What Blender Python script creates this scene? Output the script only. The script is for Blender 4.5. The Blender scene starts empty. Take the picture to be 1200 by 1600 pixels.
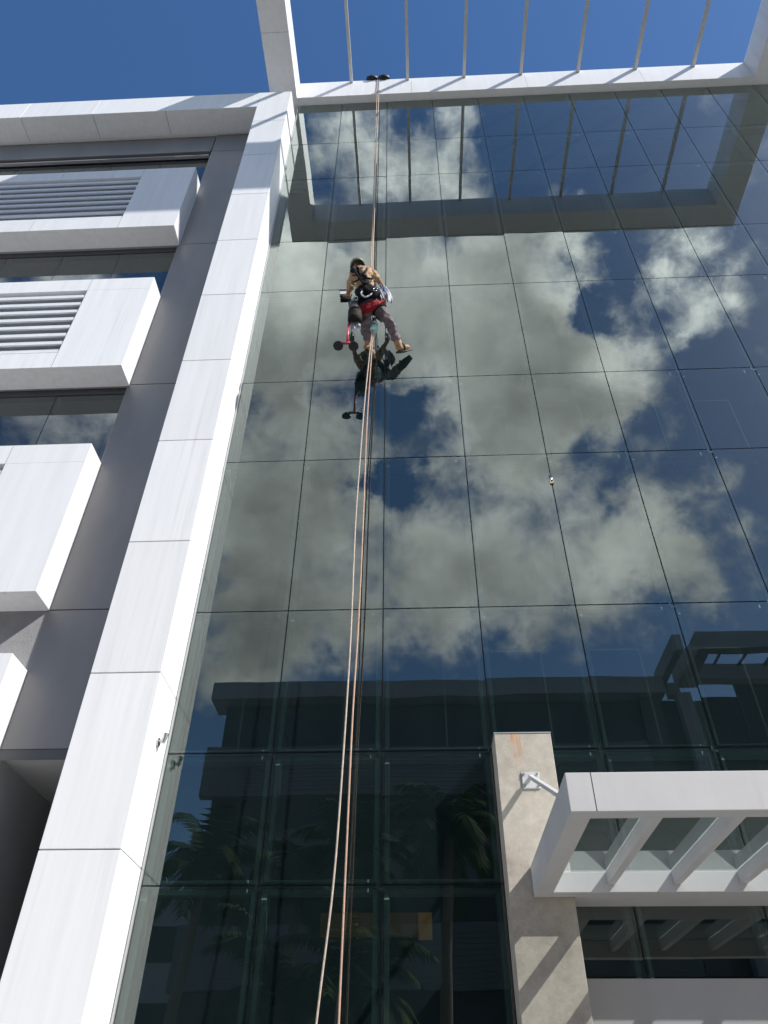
import bpy, math, random
from math import radians, sin, cos, pi
from mathutils import Vector, Matrix
random.seed(7)
S = bpy.context.scene
COL = S.collection

# ------------------------------------------------------------------ camera
cam_d = bpy.data.cameras.new('camera'); cam = bpy.data.objects.new('camera', cam_d); COL.objects.link(cam)
S.camera = cam
PITCH, YAW, ROLL, FPX = .7086, -.0503, .0079, 1153.9118
CAM = Vector((2.3299, -6.5361, 1.6))
fw = Vector((sin(YAW)*cos(PITCH), cos(YAW)*cos(PITCH), sin(PITCH)))
r0 = Vector((cos(YAW), -sin(YAW), 0)); u0 = r0.cross(fw)
rt = cos(ROLL)*r0 + sin(ROLL)*u0; up = -sin(ROLL)*r0 + cos(ROLL)*u0
m = Matrix((rt, up, -fw)).transposed().to_4x4(); m.translation = CAM
cam.matrix_world = m
cam_d.sensor_fit = 'VERTICAL'; cam_d.sensor_height = 36; cam_d.sensor_width = 27
cam_d.lens = FPX/1600*36; cam_d.clip_start = .05; cam_d.clip_end = 3000

# ------------------------------------------------------------------ sun + exposure
SUN = Vector((.97, -.546, 1.0)).normalized()
sd = bpy.data.lights.new('sun', 'SUN'); sd.energy = 4.7; sd.angle = radians(.53); sd.color = (1, .965, .91)
so = bpy.data.objects.new('sun', sd); COL.objects.link(so); so.location = (20, -12, 40)
so.rotation_euler = (-SUN).to_track_quat('-Z', 'Y').to_euler()
S.view_settings.view_transform = 'Standard'; S.view_settings.look = 'None'
S.view_settings.exposure = .60; S.view_settings.gamma = 1

# ------------------------------------------------------------------ world: Nishita sky, broken cloud bank behind the street
W = bpy.data.worlds.new('World'); S.world = W; W.use_nodes = True
nt = W.node_tree; N = nt.nodes; L = nt.links; N.clear()
def nd(t, **k):
    n = N.new(t)
    for a, b in k.items(): setattr(n, a, b)
    return n
def mth(op, a, b=None, clamp=False):
    n = nd('ShaderNodeMath', operation=op); n.use_clamp = clamp
    for i, v in enumerate((a, b)):
        if v is None: continue
        if isinstance(v, (int, float)): n.inputs[i].default_value = v
        else: L.new(v, n.inputs[i])
    return n.outputs[0]
def mrange(v, a, b, c=0., d=1., kind='SMOOTHSTEP'):
    n = nd('ShaderNodeMapRange', interpolation_type=kind)
    L.new(v, n.inputs[0])
    for i, x in enumerate((a, b, c, d)): n.inputs[i+1].default_value = x
    return n.outputs[0]
sky = nd('ShaderNodeTexSky', sky_type='NISHITA'); sky.sun_disc = False
sky.sun_elevation = math.asin(SUN.z); sky.sun_rotation = math.atan2(SUN.x, SUN.y)
sky.altitude = 100; sky.air_density = 1.0; sky.dust_density = .5; sky.ozone_density = 2.2
bg = nd('ShaderNodeBackground'); bg.inputs[1].default_value = .105
hs = nd('ShaderNodeHueSaturation'); hs.inputs['Saturation'].default_value = 1.22; hs.inputs['Hue'].default_value = .504
L.new(sky.outputs[0], hs.inputs['Color']); L.new(hs.outputs[0], bg.inputs[0])
tc = nd('ShaderNodeTexCoord'); D = tc.outputs['Generated']
# directions of cloud masses (+) and blue gaps (-): (tan-azimuth u = x/z, v = y/z (negative = behind the street), radius, weight)
def refl_dir(px, py):
    x, y = (px-600)/FPX, (800-py)/FPX
    d = rt*x + up*y + fw
    return Vector((d.x, -d.y, d.z)).normalized()
CL = [(450,430,95,.9),(540,235,85,.8),(660,290,75,.7),(715,205,50,.5),(500,500,110,.8),(640,450,110,.9),(775,420,80,.9),(700,540,110,1),
      (860,395,50,.45),(810,560,110,.9),(985,440,45,.5),(1060,420,50,.7),(1060,510,40,.5),(960,560,80,.8),(1150,440,55,.7),(830,660,100,.9),
      (740,660,90,.7),(560,680,70,.3),(400,640,90,.8),(500,820,140,.9),(900,620,70,.6),(800,860,120,.8),(690,880,90,.8),(1010,810,75,.75),
      (1060,890,60,.8),(930,900,90,.7),(1170,760,45,.5),(1180,900,40,.5),(420,980,80,.8),(560,990,80,.5),(660,980,70,.4),(900,990,70,.35),
      (1000,670,60,.5),(100,430,120,.6),(120,650,120,.6),(600,420,60,.5),(560,540,60,.4),(430,560,60,.8),(530,760,80,.6),(900,690,50,.5),(350,800,110,.8),(380,1040,70,.45),(520,1030,60,.35),(700,1010,80,.3),(840,225,60,.25),(470,930,60,.6),(1090,590,40,.2),
      (480,590,42,-.9),(640,745,52,-.95),(885,470,42,-.8),(940,400,36,-.6),(900,510,36,-.5),(775,900,36,-.6),(960,770,46,-.5),(955,690,40,-.4),
      (1130,560,80,-.8),(1090,660,80,-.9),(800,235,80,-.6),(930,240,140,-.8),(620,1040,60,-.3),(820,1050,100,-.4),(1100,830,36,-.2),(610,620,45,-.5)]
wn = nd('ShaderNodeTexNoise'); wn.inputs['Scale'].default_value = 5.5; wn.inputs['Detail'].default_value = 6; wn.inputs['Roughness'].default_value = .6; L.new(D, wn.inputs['Vector'])
w1 = nd('ShaderNodeVectorMath', operation='SUBTRACT'); L.new(wn.outputs['Color'], w1.inputs[0]); w1.inputs[1].default_value = (.5, .5, .5)
w2 = nd('ShaderNodeVectorMath', operation='SCALE'); L.new(w1.outputs[0], w2.inputs[0]); w2.inputs['Scale'].default_value = .26
w3 = nd('ShaderNodeVectorMath', operation='ADD'); L.new(D, w3.inputs[0]); L.new(w2.outputs[0], w3.inputs[1]); DW = w3.outputs[0]
ACC = None
for (px, py, r, w) in CL:
    c = refl_dir(px, py); r2 = (refl_dir(px+r, py)-c).length*1.35
    n = nd('ShaderNodeVectorMath', operation='DISTANCE'); L.new(DW, n.inputs[0]); n.inputs[1].default_value = c
    s = mrange(n.outputs['Value'], r2*(1.3 if w > 0 else .85), 0, 0, w*(1.25 if w > 0 else 1.1))
    ACC = s if ACC is None else mth('ADD', ACC, s)
def noise(vec, scale, detail, rough, dist=0.):
    n = nd('ShaderNodeTexNoise'); n.inputs['Scale'].default_value = scale; n.inputs['Detail'].default_value = detail
    n.inputs['Roughness'].default_value = rough; n.inputs['Distortion'].default_value = dist
    L.new(vec, n.inputs['Vector']); return n.outputs['Fac']
n1 = noise(D, 6.0, 9, .62, .25); n2 = noise(D, 17.0, 7, .6, .3)
cov = mth('ADD', mth('MULTIPLY', mth('MINIMUM', ACC, 1.5), .62), mth('ADD', mth('MULTIPLY', mth('SUBTRACT', n1, .5), 1.4), mth('MULTIPLY', mth('SUBTRACT', n2, .5), .9)))
sy = nd('ShaderNodeSeparateXYZ'); L.new(D, sy.inputs[0])
mask = mth('MULTIPLY', mrange(cov, .08, .88), mrange(sy.outputs[1], -.12, -.26))
lit = mth('ADD', mrange(noise(D, 4.0, 5, .55), .28, .74, .70, .90), mrange(n2, .3, .7, -.07, .08))
thin = mrange(cov, .35, 1.4, 1.10, .84)
lit = mth('MULTIPLY', lit, thin)
for (px, py, rad, w) in ((1010,450,120,.34),(940,580,95,.28),(450,410,110,.26),(850,430,80,.24),(1160,440,90,.30),(930,890,80,.14),(1020,840,90,.16),(620,270,130,.16),(1080,530,80,.26),(720,450,120,.08),(380,1000,150,-.16),(600,1000,140,-.16),(560,560,90,-.10),(880,980,100,-.10)):
    c = refl_dir(px, py); r2 = (refl_dir(px+rad, py)-c).length*1.3
    n = nd('ShaderNodeVectorMath', operation='DISTANCE'); L.new(DW, n.inputs[0]); n.inputs[1].default_value = c
    lit = mth('ADD', lit, mrange(n.outputs['Value'], r2, 0, 0, w))
cr = nd('ShaderNodeMix', data_type='RGBA')
cr.inputs['A'].default_value = (.60, .635, .645, 1); cr.inputs['B'].default_value = (.95, .97, .95, 1)
L.new(lit, cr.inputs['Factor'])
cb = nd('ShaderNodeBackground'); L.new(cr.outputs['Result'], cb.inputs[0]); L.new(mth('MULTIPLY', mth('MULTIPLY', lit, lit), 1.75), cb.inputs[1])
mx = nd('ShaderNodeMixShader'); L.new(mask, mx.inputs[0]); L.new(bg.outputs[0], mx.inputs[1]); L.new(cb.outputs[0], mx.inputs[2])
wo = nd('ShaderNodeOutputWorld'); L.new(mx.outputs[0], wo.inputs[0])

# ------------------------------------------------------------------ materials
def mat(name, col, rough=.5, metal=0., var=0., vscale=3., bump=0., bscale=30., stretch=None, spec=.5, vcol=None, space='Object'):
    mt = bpy.data.materials.new(name); mt.use_nodes = True; t = mt.node_tree; b = t.nodes['Principled BSDF']
    b.inputs['Base Color'].default_value = (*col, 1); b.inputs['Roughness'].default_value = rough; b.inputs['Metallic'].default_value = metal
    b.inputs['Specular IOR Level'].default_value = spec
    ge = t.nodes.new('ShaderNodeNewGeometry') if space == 'World' else t.nodes.new('ShaderNodeTexCoord')
    co = ge.outputs['Position'] if space == 'World' else ge.outputs['Object']
    mp = t.nodes.new('ShaderNodeMapping'); t.links.new(co, mp.inputs[0])
    if stretch: mp.inputs['Scale'].default_value = stretch
    if var:
        n = t.nodes.new('ShaderNodeTexNoise'); n.inputs['Scale'].default_value = vscale; n.inputs['Detail'].default_value = 6; n.inputs['Roughness'].default_value = .6
        t.links.new(mp.outputs[0], n.inputs['Vector'])
        mr = t.nodes.new('ShaderNodeMapRange'); t.links.new(n.outputs['Fac'], mr.inputs[0]); mr.inputs[1].default_value = .3; mr.inputs[2].default_value = .7
        mi = t.nodes.new('ShaderNodeMix'); mi.data_type = 'RGBA'; t.links.new(mr.outputs[0], mi.inputs['Factor'])
        o = vcol or tuple(c*(1-var) for c in col)
        mi.inputs['A'].default_value = (*o, 1); mi.inputs['B'].default_value = (*col, 1); t.links.new(mi.outputs['Result'], b.inputs['Base Color'])
        mr2 = t.nodes.new('ShaderNodeMapRange'); t.links.new(n.outputs['Fac'], mr2.inputs[0]); mr2.inputs[3].default_value = min(1, rough+.08); mr2.inputs[4].default_value = max(0, rough-.08)
        t.links.new(mr2.outputs[0], b.inputs['Roughness'])
    if bump:
        n = t.nodes.new('ShaderNodeTexNoise'); n.inputs['Scale'].default_value = bscale; n.inputs['Detail'].default_value = 5
        t.links.new(mp.outputs[0], n.inputs['Vector']); bp = t.nodes.new('ShaderNodeBump'); bp.inputs['Strength'].default_value = bump; bp.inputs['Distance'].default_value = .02
        t.links.new(n.outputs['Fac'], bp.inputs['Height']); t.links.new(bp.outputs[0], b.inputs['Normal'])
    return mt
M = {}
M['clad'] = mat('white_cladding', (.765, .77, .78), .42, 0, .09, 1.0, .02, 6, (9, 9, .5), space='World')
def weather(mt, streak, amt, per=.035):
    t = mt.node_tree; b = t.nodes['Principled BSDF']; src = b.inputs['Base Color'].links[0].from_socket
    g = t.nodes.new('ShaderNodeNewGeometry'); mp = t.nodes.new('ShaderNodeMapping'); mp.inputs['Scale'].default_value = (16, 16, .35); t.links.new(g.outputs['Position'], mp.inputs[0])
    n = t.nodes.new('ShaderNodeTexNoise'); n.inputs['Scale'].default_value = 1.; n.inputs['Detail'].default_value = 5; t.links.new(mp.outputs[0], n.inputs['Vector'])
    a = t.nodes.new('ShaderNodeMapRange'); t.links.new(n.outputs['Fac'], a.inputs[0]); a.inputs[1].default_value = .55; a.inputs[2].default_value = .78; a.inputs[4].default_value = amt
    n2 = t.nodes.new('ShaderNodeTexNoise'); n2.inputs['Scale'].default_value = .7; n2.inputs['Detail'].default_value = 4; t.links.new(g.outputs['Position'], n2.inputs['Vector'])
    c = t.nodes.new('ShaderNodeMapRange'); t.links.new(n2.outputs['Fac'], c.inputs[0]); c.inputs[1].default_value = .4; c.inputs[2].default_value = .65
    k = t.nodes.new('ShaderNodeMath'); k.operation = 'MULTIPLY'; t.links.new(a.outputs[0], k.inputs[0]); t.links.new(c.outputs[0], k.inputs[1])
    m1 = t.nodes.new('ShaderNodeMix'); m1.data_type = 'RGBA'; t.links.new(k.outputs[0], m1.inputs['Factor']); t.links.new(src, m1.inputs['A']); m1.inputs['B'].default_value = (*streak, 1)
    oi = t.nodes.new('ShaderNodeObjectInfo'); d = t.nodes.new('ShaderNodeMapRange'); t.links.new(oi.outputs['Random'], d.inputs[0]); d.inputs[3].default_value = 1-per*2; d.inputs[4].default_value = 1.
    h = t.nodes.new('ShaderNodeHueSaturation'); t.links.new(d.outputs[0], h.inputs['Value']); t.links.new(m1.outputs['Result'], h.inputs['Color']); t.links.new(h.outputs[0], b.inputs['Base Color'])
weather(M['clad'], (.52, .52, .52), .55)
M['canopy'] = mat('canopy_white', (.49, .487, .495), .45, 0, .12, 2.2, .03, 14, space='World')
weather(M['canopy'], (.36, .35, .33), .6, .02)
M['grey'] = mat('grey_cladding', (.25, .245, .25), .5, .1, .18, .8, .03, 5, (2, 2, .6), space='World')
M['greyd'] = mat('grey_dark', (.10, .10, .108), .5, .1, .2, 1.2, space='World')
M['render'] = mat('grey_render', (.27, .265, .27), .85, 0, .15, 8, .25, 60, space='World')
M['panel'] = mat('grey_panel', (.40, .39, .40), .35, .1, .12, 2, space='World')
M['soffit'] = mat('soffit', (.42, .425, .43), .7, 0, .08, 1.5, space='World')
M['black'] = mat('black_seal', (.012, .013, .014), .5)
M['alu'] = mat('aluminium', (.45, .47, .47), .35, .6, .1, 4)
M['frame'] = mat('mullion_grey', (.42, .47, .46), .45, .2, .1, 3)
M['rodm'] = mat('rod_grey', (.52, .51, .49), .4, .2, .12, 4)
M['louv'] = mat('louvre_white', (.66, .68, .71), .4, 0, .1, 5)
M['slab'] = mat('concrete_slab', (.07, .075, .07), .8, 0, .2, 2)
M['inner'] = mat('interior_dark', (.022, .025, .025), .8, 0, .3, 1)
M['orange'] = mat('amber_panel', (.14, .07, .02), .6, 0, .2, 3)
M['ground'] = mat('paving', (.37, .355, .33), .85, 0, .25, .8, .2, 20, space='World')
M['asphalt'] = mat('asphalt', (.06, .06, .062), .9, 0, .3, 1.5, .2, 40, space='World')
M['opp'] = mat('opposite_wall', (.27, .28, .29), .6, 0, .15, .5, space='World')
M['oppd'] = mat('opposite_dark', (.03, .033, .036), .45, 0, .3, .7, space='World')
M['oppl'] = mat('opposite_louvre', (.14, .145, .15), .5, 0, .1, 3, space='World')
M['oppw'] = mat('opposite_grey', (.085, .085, .09), .6, 0, .15, .5, space='World')
M['trunk'] = mat('palm_trunk', (.22, .19, .15), .9, 0, .4, 6, .5, 30, (1, 1, 4))
M['frond'] = mat('palm_frond', (.040, .082, .02), .75, 0, .5, 2.5, spec=.12)
M['rope'] = mat('rope_pale', (.55, .46, .38), .8, 0, .35, 30, .6, 150)
M['ropeo'] = mat('rope_orange', (.56, .36, .27), .8, 0, .3, 30, .6, 150)
M['rubber'] = mat('black_rubber', (.010, .011, .014), .5, spec=.3)
M['skin'] = mat('skin', (.34, .17, .10), .6, 0, .15, 12)
M['shirt'] = mat('tan_shirt', (.40, .26, .15), .85, 0, .28, 9, .6, 14)
M['trous'] = mat('grey_trousers', (.15, .12, .135), .85, 0, .35, 8, .8, 12)
M['boot'] = mat('tan_boot', (.38, .21, .10), .7, 0, .35, 14, .3, 40)
M['sole'] = mat('boot_sole', (.03, .025, .02), .8)
M['helm'] = mat('green_helmet', (.19, .23, .14), .35, 0, .2, 6)
M['web'] = mat('black_webbing', (.014, .014, .017), .8, 0, .6, 20, .4, 60, spec=.15)
M['red'] = mat('red_seat', (.26, .014, .022), .7, 0, .35, 9, .2, 30, spec=.15)
M['redm'] = mat('red_handle', (.55, .05, .09), .35)
M['cloth'] = mat('cloth_white', (.50, .51, .58), .9, 0, .3, 14, .6, 25)
M['blue'] = mat('cloth_blue', (.03, .07, .20), .9, 0, .3, 14)
M['bott'] = mat('bottle_teal', (.40, .66, .68), .3, 0, .25, 9)
M['bottw'] = mat('bottle_white', (.75, .78, .78), .35)
M['buck'] = mat('bucket_brown', (.022, .017, .013), .7, 0, .5, 12, .3, 30, spec=.15)
M['mesh'] = mat('bucket_clear', (.075, .072, .068), .5, 0, .8, 26, spec=.3)
M['chrome'] = mat('chrome', (.9, .72, .5), .14, 1.)
M['steel'] = mat('brushed_steel', (.55, .55, .55), .28, .9)

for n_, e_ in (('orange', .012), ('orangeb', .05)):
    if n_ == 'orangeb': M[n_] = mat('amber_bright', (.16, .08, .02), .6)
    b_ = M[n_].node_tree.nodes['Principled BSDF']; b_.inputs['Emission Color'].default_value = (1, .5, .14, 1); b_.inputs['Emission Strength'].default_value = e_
def glass_mat(name, tint, base, gcol, wob):
    mt = bpy.data.materials.new(name); mt.use_nodes = True; t = mt.node_tree; t.nodes.clear()
    def n(k): return t.nodes.new(k)
    tr = n('ShaderNodeBsdfTransparent'); tr.inputs[0].default_value = (*tint, 1)
    gl = n('ShaderNodeBsdfGlossy'); gl.inputs['Color'].default_value = (*gcol, 1); gl.inputs['Roughness'].default_value = 0.0
    fr = n('ShaderNodeFresnel'); fr.inputs['IOR'].default_value = 1.5
    ml = n('ShaderNodeMath'); ml.operation = 'MULTIPLY_ADD'; ml.inputs[1].default_value = 1.75; ml.use_clamp = True; ml.inputs[2].default_value = base; t.links.new(fr.outputs[0], ml.inputs[0])
    g = n('ShaderNodeNewGeometry'); oi = n('ShaderNodeObjectInfo')
    mu = n('ShaderNodeVectorMath'); mu.operation = 'MULTIPLY'; mu.inputs[1].default_value = (1, 1, .8); t.links.new(g.outputs['Position'], mu.inputs[0])
    no = n('ShaderNodeTexNoise'); no.noise_dimensions = '4D'; no.inputs['Scale'].default_value = 1.1; no.inputs['Detail'].default_value = 1
    w = n('ShaderNodeMath'); w.operation = 'MULTIPLY'; w.inputs[1].default_value = 40.; t.links.new(oi.outputs['Random'], w.inputs[0])
    t.links.new(w.outputs[0], no.inputs['W']); t.links.new(mu.outputs[0], no.inputs['Vector'])
    bp = n('ShaderNodeBump'); bp.inputs['Strength'].default_value = 1.; bp.inputs['Distance'].default_value = wob; t.links.new(no.outputs['Fac'], bp.inputs['Height'])
    t.links.new(bp.outputs[0], gl.inputs['Normal'])
    # faint dust film, tinted teal to paint a scattered haze over the glass
    df = n('ShaderNodeBsdfDiffuse'); df.inputs[0].default_value = (.20, .37, .42, 1)
    mx = n('ShaderNodeMixShader'); t.links.new(ml.outputs[0], mx.inputs[0]); t.links.new(tr.outputs[0], mx.inputs[1]); t.links.new(gl.outputs[0], mx.inputs[2])
    m2 = n('ShaderNodeMixShader'); t.links.new(mx.outputs[0], m2.inputs[1]); t.links.new(df.outputs[0], m2.inputs[2])
    dn = n('ShaderNodeTexNoise'); dn.inputs['Scale'].default_value = 2.2; dn.inputs['Detail'].default_value = 5; t.links.new(g.outputs['Position'], dn.inputs['Vector'])
    dr = n('ShaderNodeMapRange'); dr.inputs[3].default_value = .008; dr.inputs[4].default_value = .030; t.links.new(dn.outputs['Fac'], dr.inputs[0]); t.links.new(dr.outputs[0], m2.inputs[0])
    o = n('ShaderNodeOutputMaterial'); t.links.new(m2.outputs[0], o.inputs[0]); return mt
def clear_mat(name, tint):
    mt = bpy.data.materials.new(name); mt.use_nodes = True; t = mt.node_tree; t.nodes.clear()
    tr = t.nodes.new('ShaderNodeBsdfTransparent'); tr.inputs[0].default_value = (*tint, 1)
    o = t.nodes.new('ShaderNodeOutputMaterial'); t.links.new(tr.outputs[0], o.inputs[0]); return mt
M['glass'] = glass_mat('facade_glass', (.42, .53, .50), .075, (.85, .925, .885), .0017)
M['glassw'] = glass_mat('window_glass', (.36, .40, .40), .07, (.85, .9, .9), .0011)
M['glassr'] = glass_mat('canopy_glass', (.90, .94, .93), .12, (.9, .97, .95), .0003)
M['clear'] = clear_mat('glass_back', (.9, .97, .94))
M['clear2'] = clear_mat('glass_upper', (.97, .99, .98))
M['edge'] = mat('glass_edge', (.05, .16, .12), .2)

# stone with rust streaks below the top edge
def stone():
    mt = mat('pylon_stone', (.50, .43, .36), .75, 0, .0, 3, .12, 110, space='World'); t = mt.node_tree; b = t.nodes['Principled BSDF']
    g = t.nodes.new('ShaderNodeNewGeometry')
    def no(sc, de, ro, stretch=None):
        n = t.nodes.new('ShaderNodeTexNoise'); n.inputs['Scale'].default_value = sc; n.inputs['Detail'].default_value = de; n.inputs['Roughness'].default_value = ro
        mp = t.nodes.new('ShaderNodeMapping'); t.links.new(g.outputs['Position'], mp.inputs[0])
        if stretch: mp.inputs['Scale'].default_value = stretch
        t.links.new(mp.outputs[0], n.inputs['Vector']); return n.outputs['Fac']
    def mr(v, a, c, x=0., y=1.):
        n = t.nodes.new('ShaderNodeMapRange'); t.links.new(v, n.inputs[0])
        for i, q in enumerate((a, c, x, y)): n.inputs[i+1].default_value = q
        return n.outputs[0]
    def mix(f, a, c):
        n = t.nodes.new('ShaderNodeMix'); n.data_type = 'RGBA'; t.links.new(f, n.inputs['Factor'])
        for k, v in (('A', a), ('B', c)):
            if isinstance(v, tuple): n.inputs[k].default_value = (*v, 1)
            else: t.links.new(v, n.inputs[k])
        return n.outputs['Result']
    c = mix(mr(no(9, 8, .7), .35, .68), (.29, .255, .215), (.41, .365, .31))
    c = mix(mr(no(55, 4, .6), .56, .72, 0, .5), c, (.22, .19, .16))
    c = mix(mr(no(2.2, 4, .6), .45, .75, 0, .45), c, (.45, .405, .35))
    # rust: thin vertical streaks
    sp = t.nodes.new('ShaderNodeSeparateXYZ'); t.links.new(g.outputs['Position'], sp.inputs[0])
    def m2(op, a, c_):
        n = t.nodes.new('ShaderNodeMath'); n.operation = op
        for i, q in enumerate((a, c_)):
            if isinstance(q, (int, float)): n.inputs[i].default_value = q
            else: t.links.new(q, n.inputs[i])
        return n.outputs[0]
    st = mr(no(70, 3, .6, (1.6, 1, .05)), .44, .56)
    inx = m2('MULTIPLY', mr(sp.outputs['X'], 3.13, 3.15), mr(sp.outputs['X'], 3.235, 3.21))
    inz = mr(sp.outputs['Z'], 4.02, 4.33)
    c = mix(m2('MULTIPLY', m2('MULTIPLY', st, inx), m2('MULTIPLY', inz, .95)), c, (.42, .16, .035))
    t.links.new(c, b.inputs['Base Color']); return mt
M['stone'] = stone()

# ------------------------------------------------------------------ builders
def link(o, parent=None):
    COL.objects.link(o)
    if parent is not None: o.parent = parent
    return o
def wloc(o):
    v = Vector((0, 0, 0))
    while o is not None: v += o.location; o = o.parent
    return v
def tag(o, label=None, cat=None, group=None, kind=None):
    for k, v in (('label', label), ('category', cat), ('group', group), ('kind', kind)):
        if v: o[k] = v
    return o
def thing(name, label, cat, loc, group=None):
    o = bpy.data.objects.new(name, None); o.location = loc; o.empty_display_size = .2; link(o); return tag(o, label, cat, group)
class MB:
    def __init__(s): s.v = []; s.f = []; s.mi = []
    def box(s, x0, x1, y0, y1, z0, z1, mi=0, front=None):
        b = len(s.v); s.v += [(x, y, z) for z in (z0, z1) for y in (y0, y1) for x in (x0, x1)]
        fs = [(0, 2, 3, 1), (4, 5, 7, 6), (0, 1, 5, 4), (2, 6, 7, 3), (0, 4, 6, 2), (1, 3, 7, 5)]
        for i, q in enumerate(fs): s.f.append(tuple(b+k for k in q)); s.mi.append(front if (front is not None and i == 2) else mi)
        return s
    def prism(s, pts, z0, z1, mi=0):
        b = len(s.v); n = len(pts); s.v += [(x, y, z0) for x, y in pts]+[(x, y, z1) for x, y in pts]
        s.f.append(tuple(b+i for i in reversed(range(n)))); s.f.append(tuple(b+n+i for i in range(n))); s.mi += [mi, mi]
        for i in range(n): j = (i+1) % n; s.f.append((b+i, b+j, b+n+j, b+n+i)); s.mi.append(mi)
        return s
    def ring_tube(s, pts, rs, seg=10, flat=1., cap=True, mi=0):
        pts = [Vector(p) for p in pts]; n = len(pts)
        if isinstance(rs, (int, float)): rs = [rs]*n
        b = len(s.v); prev = None
        for i, p in enumerate(pts):
            t = (pts[min(i+1, n-1)]-pts[max(i-1, 0)]).normalized()
            a = prev - t*prev.dot(t) if prev is not None else t.orthogonal()
            if a.length < 1e-5: a = t.orthogonal()
            a.normalize(); prev = a; c = t.cross(a)
            for k in range(seg):
                w = 2*pi*k/seg; s.v.append(tuple(p + a*cos(w)*rs[i] + c*sin(w)*rs[i]*flat))
        for i in range(n-1):
            for k in range(seg):
                k2 = (k+1) % seg; s.f.append((b+i*seg+k, b+i*seg+k2, b+(i+1)*seg+k2, b+(i+1)*seg+k)); s.mi.append(mi)
        if cap:
            s.f.append(tuple(b+k for k in reversed(range(seg)))); s.f.append(tuple(b+(n-1)*seg+k for k in range(seg))); s.mi += [mi, mi]
        return s
    def face(s, pts, mi=0):
        b = len(s.v); s.v += [tuple(p) for p in pts]; s.f.append(tuple(range(b, b+len(pts)))); s.mi.append(mi); return s
    def build(s, name, mats, parent=None, loc=None, smooth=False, bevel=0., kind=None):
        base = wloc(parent) if parent is not None else Vector((0, 0, 0))
        me = bpy.data.meshes.new(name)
        off = base if loc is None else Vector(loc)
        me.from_pydata([tuple(Vector(v)-off) for v in s.v], [], s.f)
        for q in (mats if isinstance(mats, (list, tuple)) else [mats]): me.materials.append(M[q])
        me.polygons.foreach_set('material_index', s.mi)
        if smooth: me.polygons.foreach_set('use_smooth', [True]*len(me.polygons))
        me.update()
        o = bpy.data.objects.new(name, me)
        if loc is not None: o.location = off-base
        link(o, parent)
        if bevel:
            b = o.modifiers.new('bevel', 'BEVEL'); b.width = bevel; b.segments = 2; b.limit_method = 'ANGLE'
        if kind: o['kind'] = kind
        return o
CACHE = {}
def cbox(name, c, s, mats, parent, front=None, bevel=0., rot=None):
    """box centred at world point c, sharing its mesh with equal boxes"""
    key = (name, tuple(round(q, 4) for q in s), str(mats), bevel)
    base = wloc(parent) if parent is not None else Vector((0, 0, 0))
    if key in CACHE:
        o = CACHE[key].copy(); link(o, parent)
    else:
        h = [q/2 for q in s]
        o = MB().box(-h[0], h[0], -h[1], h[1], -h[2], h[2], 0, front).build(name, mats, None, bevel=bevel); o.parent = parent; CACHE[key] = o
    o.location = Vector(c)-base; o.rotation_euler = rot or (0, 0, 0); return o

# ------------------------------------------------------------------ ground
MB().box(-700, 700, -700, 700, -.5, 0).build('ground', 'ground', kind='structure')
MB().box(-700, 700, -21.5, -13.5, .004, .008).build('road', 'asphalt', kind='structure')
MB().box(-700, 700, -13.5, -13.2, 0, .13).build('kerb', 'soffit', kind='structure')

# ------------------------------------------------------------------ glass curtain wall
ROWS = [0.0, 3.21, 4.33, 5.87, 8.09, 9.63, 11.86, 13.38, 15.67, 17.23, 19.25]
cw = thing('curtain_wall', 'tall dark green reflective glass wall with narrow joints between its panes', 'glass facade', (5, 0, 0))
extra = MB()
rr = random.Random(3)
for i in range(12):
    for j in range(10):
        z0, z1 = ROWS[j], ROWS[j+1]
        if j == 0 and i >= 3: z0 = 2.56
        g = .006
        if i < 10:
            cbox('glass_pane', (i+.5, .006, (z0+z1)/2), (1-2*g, .012, z1-z0-2*g), ['clear', 'glass'], cw, front=1,
                 rot=(radians(rr.gauss(0, .055)), 0, radians(rr.gauss(0, .055))))
        else: extra.box(i+g, i+1-g, 0, .012, z0+g, z1-g, 0, 1)
extra.build('glass_pane', ['clear', 'glass'], cw, kind='stuff')
for i in range(1, 13):
    cbox('mullion', (i, .115, 9.62), (.13, .13, 19.22), 'frame', cw)
cbox('mullion', (.045, .115, 9.62), (.06, .13, 19.22), 'frame', cw)
for i in range(1, 12):
    cbox('joint_seal', (i, .024, 9.62), (.05, .016, 19.24), 'black', cw)
for z in ROWS[1:-1]:
    cbox('transom', (6.05, .11, z), (11.9, .10, .11), 'frame', cw)
    cbox('joint_seal', (6, .021, z), (12, .010, .045), 'black', cw)
# polished bead added on one joint to give a sun glint
MB().ring_tube([(4, -.006, 7.585), (4, -.006, 7.71)], .022, 40).build('glint_bead', 'chrome', cw, smooth=True)
cbox('edge_trim', (.012, -.012, 9.6), (.018, .02, 19.2), 'alu', cw)
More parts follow.
